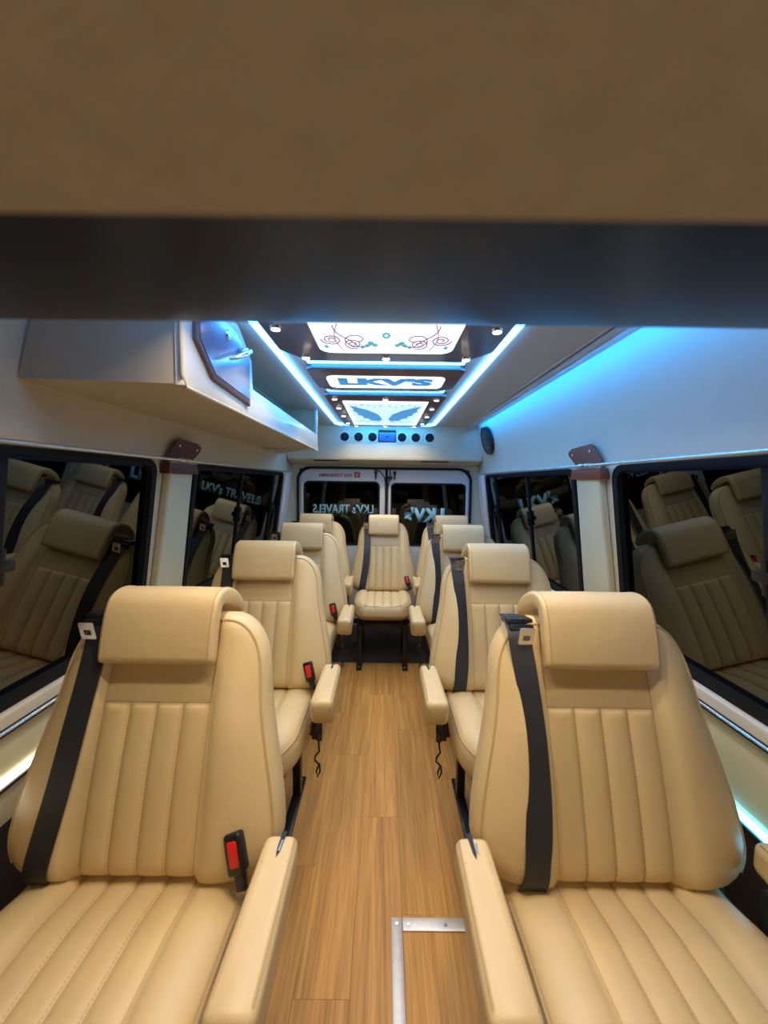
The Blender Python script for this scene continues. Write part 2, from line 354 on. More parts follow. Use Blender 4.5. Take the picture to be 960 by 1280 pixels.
# rear wall and doors
bm = bmesh.new()
DX0, DX1, DZ1 = -0.835, 0.835, 1.548
out = [(-0.98, 0), (-0.98, 1.98), (0.98, 1.98), (0.98, 0)]
box_bm(bm, -1.06, DX0, YB, YB + 0.05, 0, 1.98); box_bm(bm, DX1, 1.06, YB, YB + 0.05, 0, 1.98); box_bm(bm, DX0, DX1, YB, YB + 0.05, DZ1, 1.98)
wr = struct('wall_rear', from_bm('wall_rear', bm), M['vinyl'])
f3 = lambda u, v, t: (u, YB - 0.004 - t, v)
link('door_seal', ring('door_seal', rrect(DX0 - 0.02, DX1 + 0.02, 0.02, DZ1 + 0.02, 0.13, 8, (1, 1, 0.1, 0.1)), rrect(DX0, DX1, 0.04, DZ1, 0.12, 8, (1, 1, 0.1, 0.1)), f3, 0.02), M['rubber'], wr)
for k, s in enumerate((-1, 1)):
    x0, x1 = (DX0 + 0.003, -0.012 + 0.02) if s < 0 else (0.034, DX1 - 0.003)
    d3 = lambda u, v, t: (u, YB + 0.03 - t, v)
    cor = (0.1, 1, 0.1, 0.1) if s < 0 else (1, 0.1, 0.1, 0.1)
    gx0, gx1, gz0, gz1 = (x0 + 0.045, x1 - 0.055, 0.80, 1.425) if s < 0 else (x0 + 0.03, x1 - 0.03, 0.80, 1.415)
    dr = struct('door_%d' % (k + 1), ring('rear_door', rrect(x0, x1, 0.05, DZ1 - 0.004, 0.115, 8, cor), rrect(gx0, gx1, gz0, gz1, 0.05, 8), d3, 0.028), M['door'])
    link('window_seal', ring('window_seal', rrect(gx0 - 0.004, gx1 + 0.004, gz0 - 0.004, gz1 + 0.004, 0.054, 8), rrect(gx0 + 0.014, gx1 - 0.014, gz0 + 0.014, gz1 - 0.014, 0.04, 8), d3, 0.034), M['rubber'], dr)
    p = link('pane', box('rear_pane', gx0 - 0.002, gx1 + 0.002, YB + 0.012, YB + 0.016, gz0, gz1), M['rearglass'], dr)
    link('edge_strip', box('edge_strip', x0 + 0.012, x0 + 0.030, YB - 0.006, YB + 0.003, 0.3, 1.42, 0.004), M['door'], dr)
    link('edge_strip', box('edge_strip', x1 - 0.030, x1 - 0.012, YB - 0.006, YB + 0.003, 0.3, 1.42, 0.004), M['door'], dr)
    hb = bmesh.new(); hx = -0.085 if s < 0 else 0.10
    box_bm(hb, hx - 0.016, hx + 0.016, YB - 0.014, YB + 0.003, 1.50, 1.53, 0.004); box_bm(hb, hx - 0.009, hx + 0.009, YB - 0.012, YB + 0.003, 1.45, 1.51, 0.004)
    link('door_latch', from_bm('door_latch', hb), M['blackmetal'], dr)
    if s < 0:
        link('lettering', text_mesh('window_lettering', "LKV's TRAVELS", 0.092, 0.60, lambda u, v, t: (-0.405 + u, YB + 0.011 - t, 1.155 + v), mirror=True, bold=0.02), M['letter'], p)
        link('lettering', text_mesh('exit_lettering', "EMERGENCY EXIT", 0.032, 0.33, lambda u, v, t: (-0.475 + u, YB + 0.0015 - t, 1.484 + v), bold=0.03), M['redletter'], dr)
        bi = link('exit_pictogram', box('exit_pictogram', -0.295, -0.24, YB, YB + 0.003, 1.463, 1.518), M['redletter'], dr)
        V, F = [], []
        f = lambda a, b3: (-0.268 + a, YB - 0.001, 1.49 + b3)
        for seg, r in (([(0.004, 0.010), (-0.004, -0.004)], 0.004), ([(-0.004, -0.004), (0.008, -0.012), (0.004, -0.022)], 0.003), ([(-0.004, -0.004), (-0.010, -0.014), (-0.02, -0.014)], 0.003),
                       ([(0.003, 0.008), (0.016, 0.002)], 0.0025), ([(0.003, 0.008), (-0.012, 0.008), (-0.016, 0.0)], 0.0025), ([(0.008, 0.018), (0.008, 0.022)], 0.004)):
            tube_data([f(*q) for q in seg], r, 6, False, V, F)
        link('running_figure', mesh_of('running_figure', V, F), M['whiteprint'], bi)
    else:
        link('logo', text_mesh('window_logo', "LKV's", 0.150, 0.40, lambda u, v, t: (0.40 + u, YB + 0.011 - t, 1.105 + v), mirror=True, bold=0.06), M['letter'], p)
cb = thing('wiring_loom', 'thin black cable curving over the join of the two rear doors', 'cable', (0, 0, 0), me=tube('loom', [(-0.10, YB - 0.02, 1.545), (-0.04, YB - 0.022, 1.525), (0.0, YB - 0.022, 1.47), (0.012, YB - 0.02, 1.41), (0.016, YB - 0.02, 1.36), (0.02, YB - 0.02, 0.9)], 0.006, 8), m=M['cable'])
cb2 = thing('door_cable', 'thick black cable with a plug hanging beside the right rear door latch', 'cable', (0, 0, 0), me=tube('cable2', [(0.05, YB - 0.02, 1.56), (0.055, YB - 0.02, 1.50), (0.05, YB - 0.02, 1.45), (0.034, YB - 0.02, 1.38), (0.03, YB - 0.02, 1.2), (0.03, YB - 0.02, 0.9)], 0.006, 8), m=M['cable'])
link('plug', box('plug', 0.03, 0.08, YB - 0.045, YB - 0.012, 1.452, 1.482, 0.005), M['black'], cb2)

# rear air panel box below the ceiling
HY = 3.60
hdr = struct('trim_7', prism('rear_header', [(HY, ZC), (YB, ZC), (YB, 1.585), (HY + 0.09, 1.60), (HY - 0.02, 1.628), (HY - 0.03, 1.65)], lambda u, v, t: (-0.90 + t, u, v), 1.80), M['vinyl'])
link('air_slot', box('air_slot', -0.66, -0.42, HY + 0.0, HY + 0.02, 1.612, 1.624), M['black'], hdr, kind=None)
link('air_slot', box('air_slot', 0.34, 0.60, HY + 0.0, HY + 0.02, 1.612, 1.624), M['black'], hdr)

# cab partition beam, cab ceiling and front end
bm = bmesh.new()
prof = []
P0, P1_, P2 = (0.165, CAMH + 0.110), (0.355, CAMH + 0.1425), (0.425, CAMH + 0.169)
for i in range(13):
    t = i / 12; a = (1 - t) ** 2; b2 = 2 * t * (1 - t); c = t * t
    prof.append((a * P0[0] + b2 * P1_[0] + c * P2[0], a * P0[1] + b2 * P1_[1] + c * P2[1]))
prof += [(0.438, CAMH + 0.180), (0.447, CAMH + 0.20), (0.45, CAMH + 0.23), (0.45, 1.97), (0.165, 1.97)]
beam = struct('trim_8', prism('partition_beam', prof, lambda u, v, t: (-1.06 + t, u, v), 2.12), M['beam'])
struct('trim_9', box('cab_headliner', -1.06, 1.06, YF, 0.168, CAMH + 0.1095, CAMH + 0.14), M['cabroof'])
struct('wall_front', box('wall_front', -1.08, 1.08, YF - 0.05, YF, 0, 1.6), M['vinyl'])
struct('window_5', box('windscreen', -0.85, 0.85, YF + 0.001, YF + 0.008, 0.95, 1.45), M['glass'])

t = thing('added_cab_light', 'round fill light added on the cab headliner behind the camera', 'fill light', (0.0, -0.42, 1.53))  # fixture added out of view to throw frontal light on the seats
link('base', disc_mesh('base', 0.11, 0.012, 28, 0.004), M['rack'], t, (0, 0, -0.007))
link('lens', disc_mesh('cab_fill_lens', 0.085, 0.010, 28, 0.006), mat('cab_fill_lens', (0.9, 0.9, 0.9), 0.4, emit=(1.0, 0.8, 0.55), es=2.5), t, (0, 0, -0.017), (pi, 0, 0))

# ================================================================== CEILING LIGHT PANELS
PX = 0.352; PZ = ZC - 0.028
down3 = lambda u, v, t: (u, v, ZC - t)
spot_ring = disc_mesh('downlight', 0.019, 0.010, 20, 0.004); spot_ring.materials.append(M['chrome'])
spot_lens = disc_mesh('lens', 0.014, 0.006, 18); spot_lens.materials.append(M['lens'])
def downlight(x, y, parent, power):
    d = link('downlight', spot_ring, None, parent, (x, y, PZ - 0.003))
    d.rotation_euler = (pi, 0, 0)
    link('lens', spot_lens, None, d, (0, 0, 0.004))
    lamp('downlight_lamp', (x, y, PZ - 0.014), power, 0.03, WARM, spread=radians(125))
def cyan_edge(name, poly, parent):
    pts = [(u, v, ZC - 0.006) for u, v in poly]
    link(name, tube(name, pts, 0.005, 6, True), M['led2'], parent)

# panel A (nearest)
A = thing('ceiling_light_panel', 'brown ceiling panel with backlit scroll pattern, nearest the camera', 'ceiling light', (0, 0, 0))
YA1 = 1.615
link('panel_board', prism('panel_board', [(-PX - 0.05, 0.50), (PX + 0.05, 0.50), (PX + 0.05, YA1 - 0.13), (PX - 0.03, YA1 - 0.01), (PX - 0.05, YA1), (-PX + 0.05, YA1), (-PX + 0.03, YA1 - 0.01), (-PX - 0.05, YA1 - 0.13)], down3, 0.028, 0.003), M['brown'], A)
ar = link('art_panel', prism('art_panel', rrect(-0.245, 0.245, 0.60, 1.50, 0.05, 5), lambda u, v, t: (u, v, PZ - t), 0.004), M['art'], A)
def spiral(cx, cy, r0, turns, sx, start=0, squash=1.0):
    n = int(24 * turns); return [(cx + sx * r0 * (1 - 0.85 * i / n) * cos(start + 2 * pi * turns * i / n), cy + squash * r0 * (1 - 0.85 * i / n) * sin(start + 2 * pi * turns * i / n), PZ - 0.0048) for i in range(n + 1)]
for base_y in (1.33, 0.85):
    for sx in (-1, 1):
        V, F = [], []
        tube_data(spiral(sx * 0.19, base_y + 0.03, 0.036, 2.2, sx, 0, 1.3), 0.0026, 5, False, V, F)
        tube_data(spiral(sx * 0.115, base_y + 0.07, 0.034, 2.0, -sx, 1.2, 1.4), 0.0026, 5, False, V, F)
        tube_data(spiral(sx * 0.10, base_y + 0.03, 0.060, 1.2, -sx, 0.4, 1.3), 0.0024, 5, False, V, F)
        tube_data([(sx * (0.155 + 0.02 * sin(i / 9)), base_y - 0.1 + i * 0.0085, PZ - 0.0048) for i in range(28)], 0.002, 5, False, V, F)
        tube_data([(sx * (0.17 - 0.0022 * i + 0.012 * sin(i / 5)), base_y - 0.09 + i * 0.007, PZ - 0.0048) for i in range(26)], 0.0024, 5, False, V, F)
        link('scroll_print', mesh_of('scroll_print', V, F), M['artscroll'], ar)
        for (dx, dy, rx) in ((0.055, 0.06, 0.011), (0.068, 0.085, 0.009), (0.04, 0.08, 0.010), (0.085, 0.10, 0.008), (0.215, 0.10, 0.008)):
            pts = [(sx * (dx + rx * cos(2 * pi * i / 10)), base_y + dy + 0.016 * sin(2 * pi * i / 10)) for i in range(10)]
            link('leaf_print', prism('leaf_print', pts, lambda u, v, t: (u, v, PZ - 0.004 - t), 0.0012), M['artteal'], ar)
    link('round_print', ring('round_print', [(0.014 * cos(2 * pi * i / 20), base_y - 0.01 + 0.026 * sin(2 * pi * i / 20)) for i in range(20)], [(0.006 * cos(2 * pi * i / 20), base_y - 0.01 + 0.012 * sin(2 * pi * i / 20)) for i in range(20)], lambda u, v, t: (u, v, PZ - 0.004 - t), 0.0012), M['artteal'], ar)
for (x, y) in ((-0.315, 1.555), (0, 1.555), (0.315, 1.555), (0.355, 1.27), (-0.355, 1.27)): downlight(x, y, A, SPOT_W)
for (x, y) in ((-0.34, 0.85), (0.34, 0.85), (-0.34, 0.60), (0.34, 0.60), (0, 0.56)): downlight(x, y, A, CABIN_W)  # unseen downlights added to bring warm light onto the front seats
# strips between panels
def cross_strip(y, hw, label):
    t = thing('led_strip', label, 'led strip', (0, 0, 0), group=None)
    link('diffuser', box('diffuser', -hw, hw, y - 0.022, y + 0.022, ZC - 0.016, ZC - 0.001, 0.004), M['led2'], t)
cross_strip(1.668, 0.335, 'glowing blue crosswise led strip between the scroll panel and the lettered panel')
# panel B
B = thing('ceiling_light_panel', 'brown ceiling panel with backlit company lettering, middle of the three', 'ceiling light', (0, 0, 0))
YB0, YB1 = 1.715, 2.125
octp = lambda a, b2, hw, c: [(-hw + c * 0.4, a), (hw - c * 0.4, a), (hw, a + c * 0.4), (hw, b2 - c), (hw - c, b2), (-hw + c, b2), (-hw, b2 - c), (-hw, a + c * 0.4)]
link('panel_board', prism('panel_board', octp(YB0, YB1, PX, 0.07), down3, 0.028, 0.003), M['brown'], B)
arB = link('sign_panel', prism('sign_panel', rrect(-0.282, 0.282, 1.83, 2.035, 0.04, 5), lambda u, v, t: (u, v, PZ - t), 0.004), M['artrim'], B)
link('lettering', text_mesh('sign_lettering', "LKV'S", 0.135, 0.46, lambda u, v, t: (u, 1.912 - v, PZ - 0.0042 - t), 0.0012, bold=0.075), M['artblue'], arB)
cross_strip(2.175, 0.325, 'glowing blue crosswise led strip between the lettered panel and the wings panel')
# panel C
C3 = thing('ceiling_light_panel', 'brown ceiling panel with backlit spread wings picture, nearest the rear doors', 'ceiling light', (0, 0, 0))
YC0, YC1 = 2.23, 3.43
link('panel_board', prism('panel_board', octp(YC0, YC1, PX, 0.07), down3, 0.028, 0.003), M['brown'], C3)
arC = link('art_panel', prism('art_panel', rrect(-0.262, 0.262, 2.38, 3.31, 0.008, 2), lambda u, v, t: (u, v, PZ - t), 0.004), M['artrim'], C3)
link('picture_sheet', box('picture_sheet', -0.238, 0.238, 2.42, 3.26, PZ - 0.0052, PZ - 0.004), M['artC'], arC)
for sx in (-1, 1):
    pts = [(sx * u, v) for u, v in ((0.02, 3.02), (0.05, 2.80), (0.12, 2.64), (0.228, 2.50), (0.212, 2.63), (0.222, 2.68), (0.195, 2.76), (0.20, 2.83), (0.165, 2.88), (0.165, 2.96), (0.125, 3.0), (0.11, 3.08), (0.05, 3.10))]
    link('wing_print', prism('wing_print', pts, lambda u, v, t: (u, v, PZ - 0.0052 - t), 0.001), M['artblue'], arC)
    for k in range(7):
        a = 0.05 + 0.024 * k; yy = 3.12 + 0.05 * sin(k * 2.1)
        pts = [(sx * (a + 0.009 * cos(2 * pi * i / 8)), yy + 0.022 * sin(2 * pi * i / 8)) for i in range(8)]
        link('leaf_print', prism('leaf_print', pts, lambda u, v, t: (u, v, PZ - 0.0052 - t), 0.001), M['artteal'], arC)
    for k in range(5):
        a = 0.03 + 0.04 * k; yy = 2.50 + 0.03 * sin(k * 1.7)
        pts = [(sx * (a + 0.007 * cos(2 * pi * i / 8)), yy + 0.014 * sin(2 * pi * i / 8)) for i in range(8)]
        link('leaf_print', prism('leaf_print', pts, lambda u, v, t: (u, v, PZ - 0.0052 - t), 0.001), M['artscroll'], arC)
for y in (2.305, 2.58, 2.88, 3.22, 3.375):
    for sx in (-1, 1):
        if y > 3.3: downlight(sx * 0.25, y, C3, SPOT_W)
        elif y < 2.35: downlight(sx * 0.30, y, C3, SPOT_W)
        else: downlight(sx * 0.307, y, C3, SPOT_W * 0.7)
for y in (2.305, 3.385): downlight(0, y, C3, SPOT_W)
cross_strip(3.462, 0.28, 'thin glowing blue crosswise led strip at the rear end of the wings panel')
# long strips with a short return at the rear
for s, nm in ((-1, 'left'), (1, 'right')):
    t = thing('led_strip', 'bright blue-white led strip running the length of the ceiling, %s of the two' % nm, 'led strip', (0, 0, 0))
    link('diffuser', box('diffuser', s * 0.418, s * 0.442, 0.48, 3.40, ZC - 0.016, ZC - 0.002, 0.004), M['led'], t)
    link('diffuser', prism('diffuser_return', [(s * 0.418, 3.40), (s * 0.442, 3.40), (s * 0.398, 3.485), (s * 0.31, 3.485), (s * 0.31, 3.46), (s * 0.386, 3.46)], lambda u, v, tt: (u, v, ZC - 0.002 - tt), 0.014), M['led'], t)

t = thing('cove_led_strip', 'blue led strip tucked behind the lip above the right upper wall', 'led strip', (0, 0, 0))
link('diffuser', box('diffuser', 0.765, 0.777, 0.47, 3.45, ZC - 0.012, ZC - 0.001), mat('cove_led', (0.9, 0.9, 0.9), 0.5, emit=(0.0, 0.25, 1.0), es=44), t)
# round vents and display on the rear header
vent_rim = ring('air_vent', [(0.050 * cos(2 * pi * i / 24), 0.050 * sin(2 * pi * i / 24)) for i in range(24)], [(0.041 * cos(2 * pi * i / 24), 0.041 * sin(2 * pi * i / 24)) for i in range(24)], lambda u, v, t: (u, -t, v), 0.010)
vent_rim.materials.append(M['door'])
vent_disc = disc_mesh('vent_face', 0.042, 0.006, 20); vent_disc.materials.append(mat('vent_black', (0.012, 0.014, 0.02), 0.7, spec=0.2))
bmv = bmesh.new()
for k in range(-3, 4):
    hw = sqrt(max(0.0001, 0.039 ** 2 - (k * 0.011) ** 2)); box_bm(bmv, -hw, hw, -0.002, 0.002, k * 0.011 - 0.0015, k * 0.011 + 0.0015)
vent_slat = from_bm('vent_slats', bmv); vent_slat.materials.append(M['blackmetal'])
vx = [-0.372, -0.243, -0.115, 0.157, 0.284, 0.412]
vn = ['leftmost', 'second from the left', 'third from the left', 'just right of the display', 'fifth from the left', 'rightmost']
HF = lambda z: HY - 0.03 * (ZC - z) / (ZC - 1.65)
for x, nm in zip(vx, vn):
    z = 1.835
    t = thing('air_vent', 'round black vent with pale rim above rear doors, %s' % nm, 'vent', (x, HF(z) - 0.001, z), group='round vents above the rear doors')
    link('rim', vent_rim, None, t)
    f = link('vent_face', vent_disc, None, t, (0, -0.004, 0), (pi / 2, 0, 0))
    g = link('vent_slats', vent_slat, None, t, (0, -0.009, 0))
t = thing('display_panel', 'small blue display panel between the round vents', 'display', (0.02, HF(1.84) - 0.001, 1.84))
link('housing', box('housing', -0.082, 0.082, -0.010, 0.0, -0.05, 0.045, 0.004), M['black'], t)
mdisp = mat('blue_display', (0.02, 0.1, 0.4), 0.2, emit=(0.02, 0.22, 0.75), es=0.32)
link('screen', box('screen', -0.074, 0.074, -0.013, -0.009, -0.042, 0.037, 0.002), mdisp, t)
link('button', box('button', -0.012, 0.012, -0.016, -0.012, -0.008, 0.008, 0.002), M['black'], t)
link('hood', box('hood', -0.08, 0.08, -0.02, 0.0, 0.046, 0.062, 0.003), M['maroon'], t)

# speaker on the right cove
t = thing('oval_speaker', 'black oval speaker on the right upper wall near the rear', 'speaker', (0.876, 3.27, 1.785))
t.rotation_euler = (0, 0, 0)
tilt = Matrix.Rotation(radians(-16), 4, 'Y')
e1 = [(0.13 * cos(2 * pi * i / 28), 0.118 * sin(2 * pi * i / 28)) for i in range(28)]
def sp3(u, v, tt): 
    p = tilt @ Vector((-tt, u, v)); return p
link('speaker_grille', prism('speaker_grille', [(a * 0.9, b2 * 0.9) for a, b2 in e1], sp3, 0.028, 0.006), M['black'], t)
link('speaker_rim', ring('speaker_rim', e1, [(a * 0.9, b2 * 0.9) for a, b2 in e1], sp3, 0.030), M['blackmetal'], t)
link('badge', prism('badge', [(-0.03 + 0.012 * cos(2 * pi * i / 12), -0.06 + 0.008 * sin(2 * pi * i / 12)) for i in range(12)], sp3, 0.0305), M['chrome'], t)

# ================================================================== LUGGAGE RACK (left)
RX, RZ, RY0, RY1 = -0.50, CAMH + 0.236, 0.965, 2.86
R = thing('overhead_luggage_rack', 'long pale overhead rack along the left ceiling with hatch and open shelf', 'luggage rack', (0, 0, 0))
# shell (front end, bottom, rear end) as one hollow vinyl body
bm = bmesh.new()
wallx = lambda z: -(0.93 - 0.02) if z < 1.6 else -(0.895 if z < 1.75 else 0.85)
pts = [(-0.905, 1.665), (RX - 0.015, RZ), (RX - 0.015, ZC), (-0.82, ZC), (-0.872, 1.78)]
def yz(poly, y0, y1, bm):
    a = [bm.verts.new((x, y0, z)) for x, z in poly]; b3 = [bm.verts.new((x, y1, z)) for x, z in poly]
    bm.faces.new(a); bm.faces.new(b3[::-1])
    for i in range(len(poly)): j = (i + 1) % len(poly); bm.faces.new((a[i], a[j], b3[j], b3[i]))
yz(pts, RY0, RY0 + 0.02, bm)
yz([(-0.905, 1.665), (RX - 0.015, RZ), (RX - 0.015, RZ + 0.02), (-0.905, 1.685)], RY0 + 0.02, RY1, bm)
yz(pts, RY1 - 0.02, RY1, bm)
link('shell', from_bm('rack_shell', bm), M['rackv'], R)
# rear tail tapering to the wall
link('rack_tail', prism('rack_tail', [(-0.915, 1.66), (-0.905, 3.35), (RX - 0.05, RY1), (-0.915, RY1)][1:] , lambda u, v, t: (u, v, RZ + 0.002 + t), 0.05), M['rackv'], R)
fx = lambda u, v, t: (RX - 0.015 + t, u, v)
doorpoly = [(1.085, ZC - 0.045), (1.36, ZC - 0.045), (1.475, CAMH + 0.42), (1.475, CAMH + 0.285), (1.43, CAMH + 0.292), (1.16, CAMH + 0.292), (1.10, CAMH + 0.33)]
face = [(RY0 - 0.005, RZ - 0.004), (RY1, RZ - 0.004), (RY1 + 0.004, ZC - 0.002), (RY1 - 0.035, ZC - 0.002), (RY1 - 0.035, RZ + 0.105), (1.465, RZ + 0.105), (1.455, CAMH + 0.44), (1.33, ZC - 0.002), (RY0 - 0.005, ZC - 0.002)]
link('fascia', prism('fascia', face, fx, 0.02, 0.003), M['rack'], R)
link('piping', tube('rack_piping', [(RX + 0.004, RY0 - 0.008, ZC - 0.01), (RX + 0.004, RY0 - 0.008, RZ + 0.02), (RX + 0.003, RY0 + 0.01, RZ - 0.006), (RX + 0.003, RY1, RZ - 0.006), (RX + 0.003, RY1 + 0.006, RZ + 0.02)], 0.005, 8), M['vinyl'], R)
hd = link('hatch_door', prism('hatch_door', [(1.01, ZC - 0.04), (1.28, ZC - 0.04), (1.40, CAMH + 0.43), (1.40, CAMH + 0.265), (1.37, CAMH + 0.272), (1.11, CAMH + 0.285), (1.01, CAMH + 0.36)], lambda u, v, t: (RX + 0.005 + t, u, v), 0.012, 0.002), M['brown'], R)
mb = mat('blue_grey_laminate', (0.16, 0.22, 0.42), 0.25, coat=0.4, noise=(25, 0.25))
link('door_facing', prism('door_facing', [(1.028, ZC - 0.046), (1.275, ZC - 0.046), (1.39, CAMH + 0.425), (1.39, CAMH + 0.287), (1.115, CAMH + 0.300), (1.028, CAMH + 0.365)], lambda u, v, t: (RX + 0.017 + t, u, v), 0.002), mb, hd)
V, F = [], []
tube_data([(RX + 0.016, 1.295, CAMH + 0.420), (RX + 0.048, 1.295, CAMH + 0.420)], 0.012, 12, False, V, F)
tube_data([(RX + 0.045, 1.315, CAMH + 0.428), (RX + 0.048, 1.265, CAMH + 0.404), (RX + 0.046, 1.21, CAMH + 0.378), (RX + 0.042, 1.165, CAMH + 0.358)], [0.011, 0.010, 0.0075, 0.0045], 8, False, V, F)
link('handle', mesh_of('handle', V, F), M['chrome'], hd)
lk = disc_mesh('lock', 0.017, 0.006, 18, 0.003)
link('lock', lk, M['chrome'], hd, (RX + 0.021, 1.205, CAMH + 0.440), (0, pi / 2, 0))
link('shelf_floor', box('shelf_floor', -0.86, RX - 0.02, 1.58, RY1 - 0.02, RZ + 0.03, RZ + 0.04), M['rackv'], R)

# ================================================================== CURTAIN RODS, BRACKETS, RAILS
for s, nm in ((-1, 'left'), (1, 'right')):
    for (a, b2, w2) in ((0.2, 1.655, 'nearer the camera'), (1.70, 3.50, 'nearer the rear doors')):
        t = thing('curtain_rod', 'chrome curtain rod above the %s side window %s' % (nm, w2), 'rod', (s * (W - 0.050), 0, 1.503), group='curtain rods above the side windows')
        link('rod', tube('rod', [(0, a, 0), (0, b2, 0)], 0.0065, 12), M['chrome'], t)
        e = b2 if a < 1 else a
        link('rod_end', tube('rod_end', [(0, e - 0.022, 0), (0, e + 0.012 * (1 if a < 1 else 1), 0)], 0.0105, 10), M['chrome'], t)
        link('rod_bracket', box('rod_bracket', -s * 0.004, s * 0.012, e - 0.006, e + 0.006, -0.008, 0.008, 0.002), M['chrome'], t)
    bt = thing('leather_bracket_cover', '%s leather cover wrapped over the top of the %s window pillar' % ('maroon' if s < 0 else 'rust brown', nm), 'bracket cover', (0, 0, 0), group='leather covers on the pillars')
    mm = M['maroon'] if s < 0 else M['maroonR']
    th = math.atan2(0.03, 0.15)
    def flap3(u, v, t2, s=s):
        x = 0.905 - 0.20 * max(0, v - 1.54) ; return (s * (x - t2), u, v)
    link('flap', prism('flap', [(1.575, 1.462), (1.81, 1.462), (1.79, 1.50), (1.875, 1.555), (1.88, 1.575), (1.84, 1.590), (1.68, 1.597), (1.655, 1.588), (1.585, 1.51)], flap3, 0.010, 0.002), mm, bt)
    link('wrap', prism('wrap', [(1.565, 1.445), (1.815, 1.445), (1.805, 1.490), (1.575, 1.490)], lambda u, v, t2, s=s: (s * (W - 0.001 - t2), u, v), 0.040, 0.004), mm, bt)
    for (u, v) in ((1.68, 1.567), (1.835, 1.560)):
        p = Vector(flap3(u, v, 0.011)); link('screw', disc_mesh('screw', 0.006, 0.005, 12, 0.002), M['chrome'], bt, p, (0, pi / 2, 0))
    t = thing('chrome_wall_rail', 'chrome and black rail below the %s side windows' % nm, 'rail', (0, 0, 0), group='rails below the side windows')
    link('rail', box('rail', s * (W - 0.034), s * (W - 0.006), 0.15, 3.4, 0.752, 0.772, 0.003), M['black'], t)
    link('chrome_bead', tube('chrome_bead', [(s * (W - 0.036), 0.15, 0.766), (s * (W - 0.036), 3.4, 0.766)], 0.004, 8), M['chrome'], t)
    t = thing('wall_led_strip', '%s led strip low on the %s wall beside the front seat' % ('white' if s < 0 else 'cyan blue', nm), 'led strip', (0, 0, 0))
    link('diffuser', box('diffuser', s * (W - 0.020), s * (W - 0.008), 0.35, 1.30, (0.612 if s < 0 else 0.512), (0.630 if s < 0 else 0.530), 0.003), M['ledwhite'] if s < 0 else M['ledcyan'], t)
    link('channel', box('channel', s * (W - 0.024), s * (W - 0.006), 0.35, 1.30, (0.602 if s < 0 else 0.502), (0.611 if s < 0 else 0.511), 0.002), M['black'], t)
    link('black_side_panel', box('black_side_panel', s * (W - 0.012), s * W, 0.10, 3.5, 0.05, 0.498, 0.003), M['black'], wl if s > 0 else bpy.data.objects['wall_left'])  # plain black panel covering the wall below the lining

# ================================================================== SEATS
RC = radians(17.5); sR, cR = sin(RC), cos(RC)
BL = 0.598; BZ = 0.490; BY = 0.036
def bp3(x, n, l): return Vector((x, BY + l * sR - n * cR, BZ + l * cR + n * sR))
def sst(a, b2, x):
    t = max(0.0, min(1.0, (x - a) / (b2 - a))); return t * t * (3 - 2 * t)
RIBW = 0.13
def ribs(x, rw, depth):
    """rounded channels across |x|<rw (four of them)"""
    f = (x + rw) / (2 * rw) * 4; f -= math.floor(f); c = abs(2 * f - 1)
    return depth * (1 - c ** 3.2)

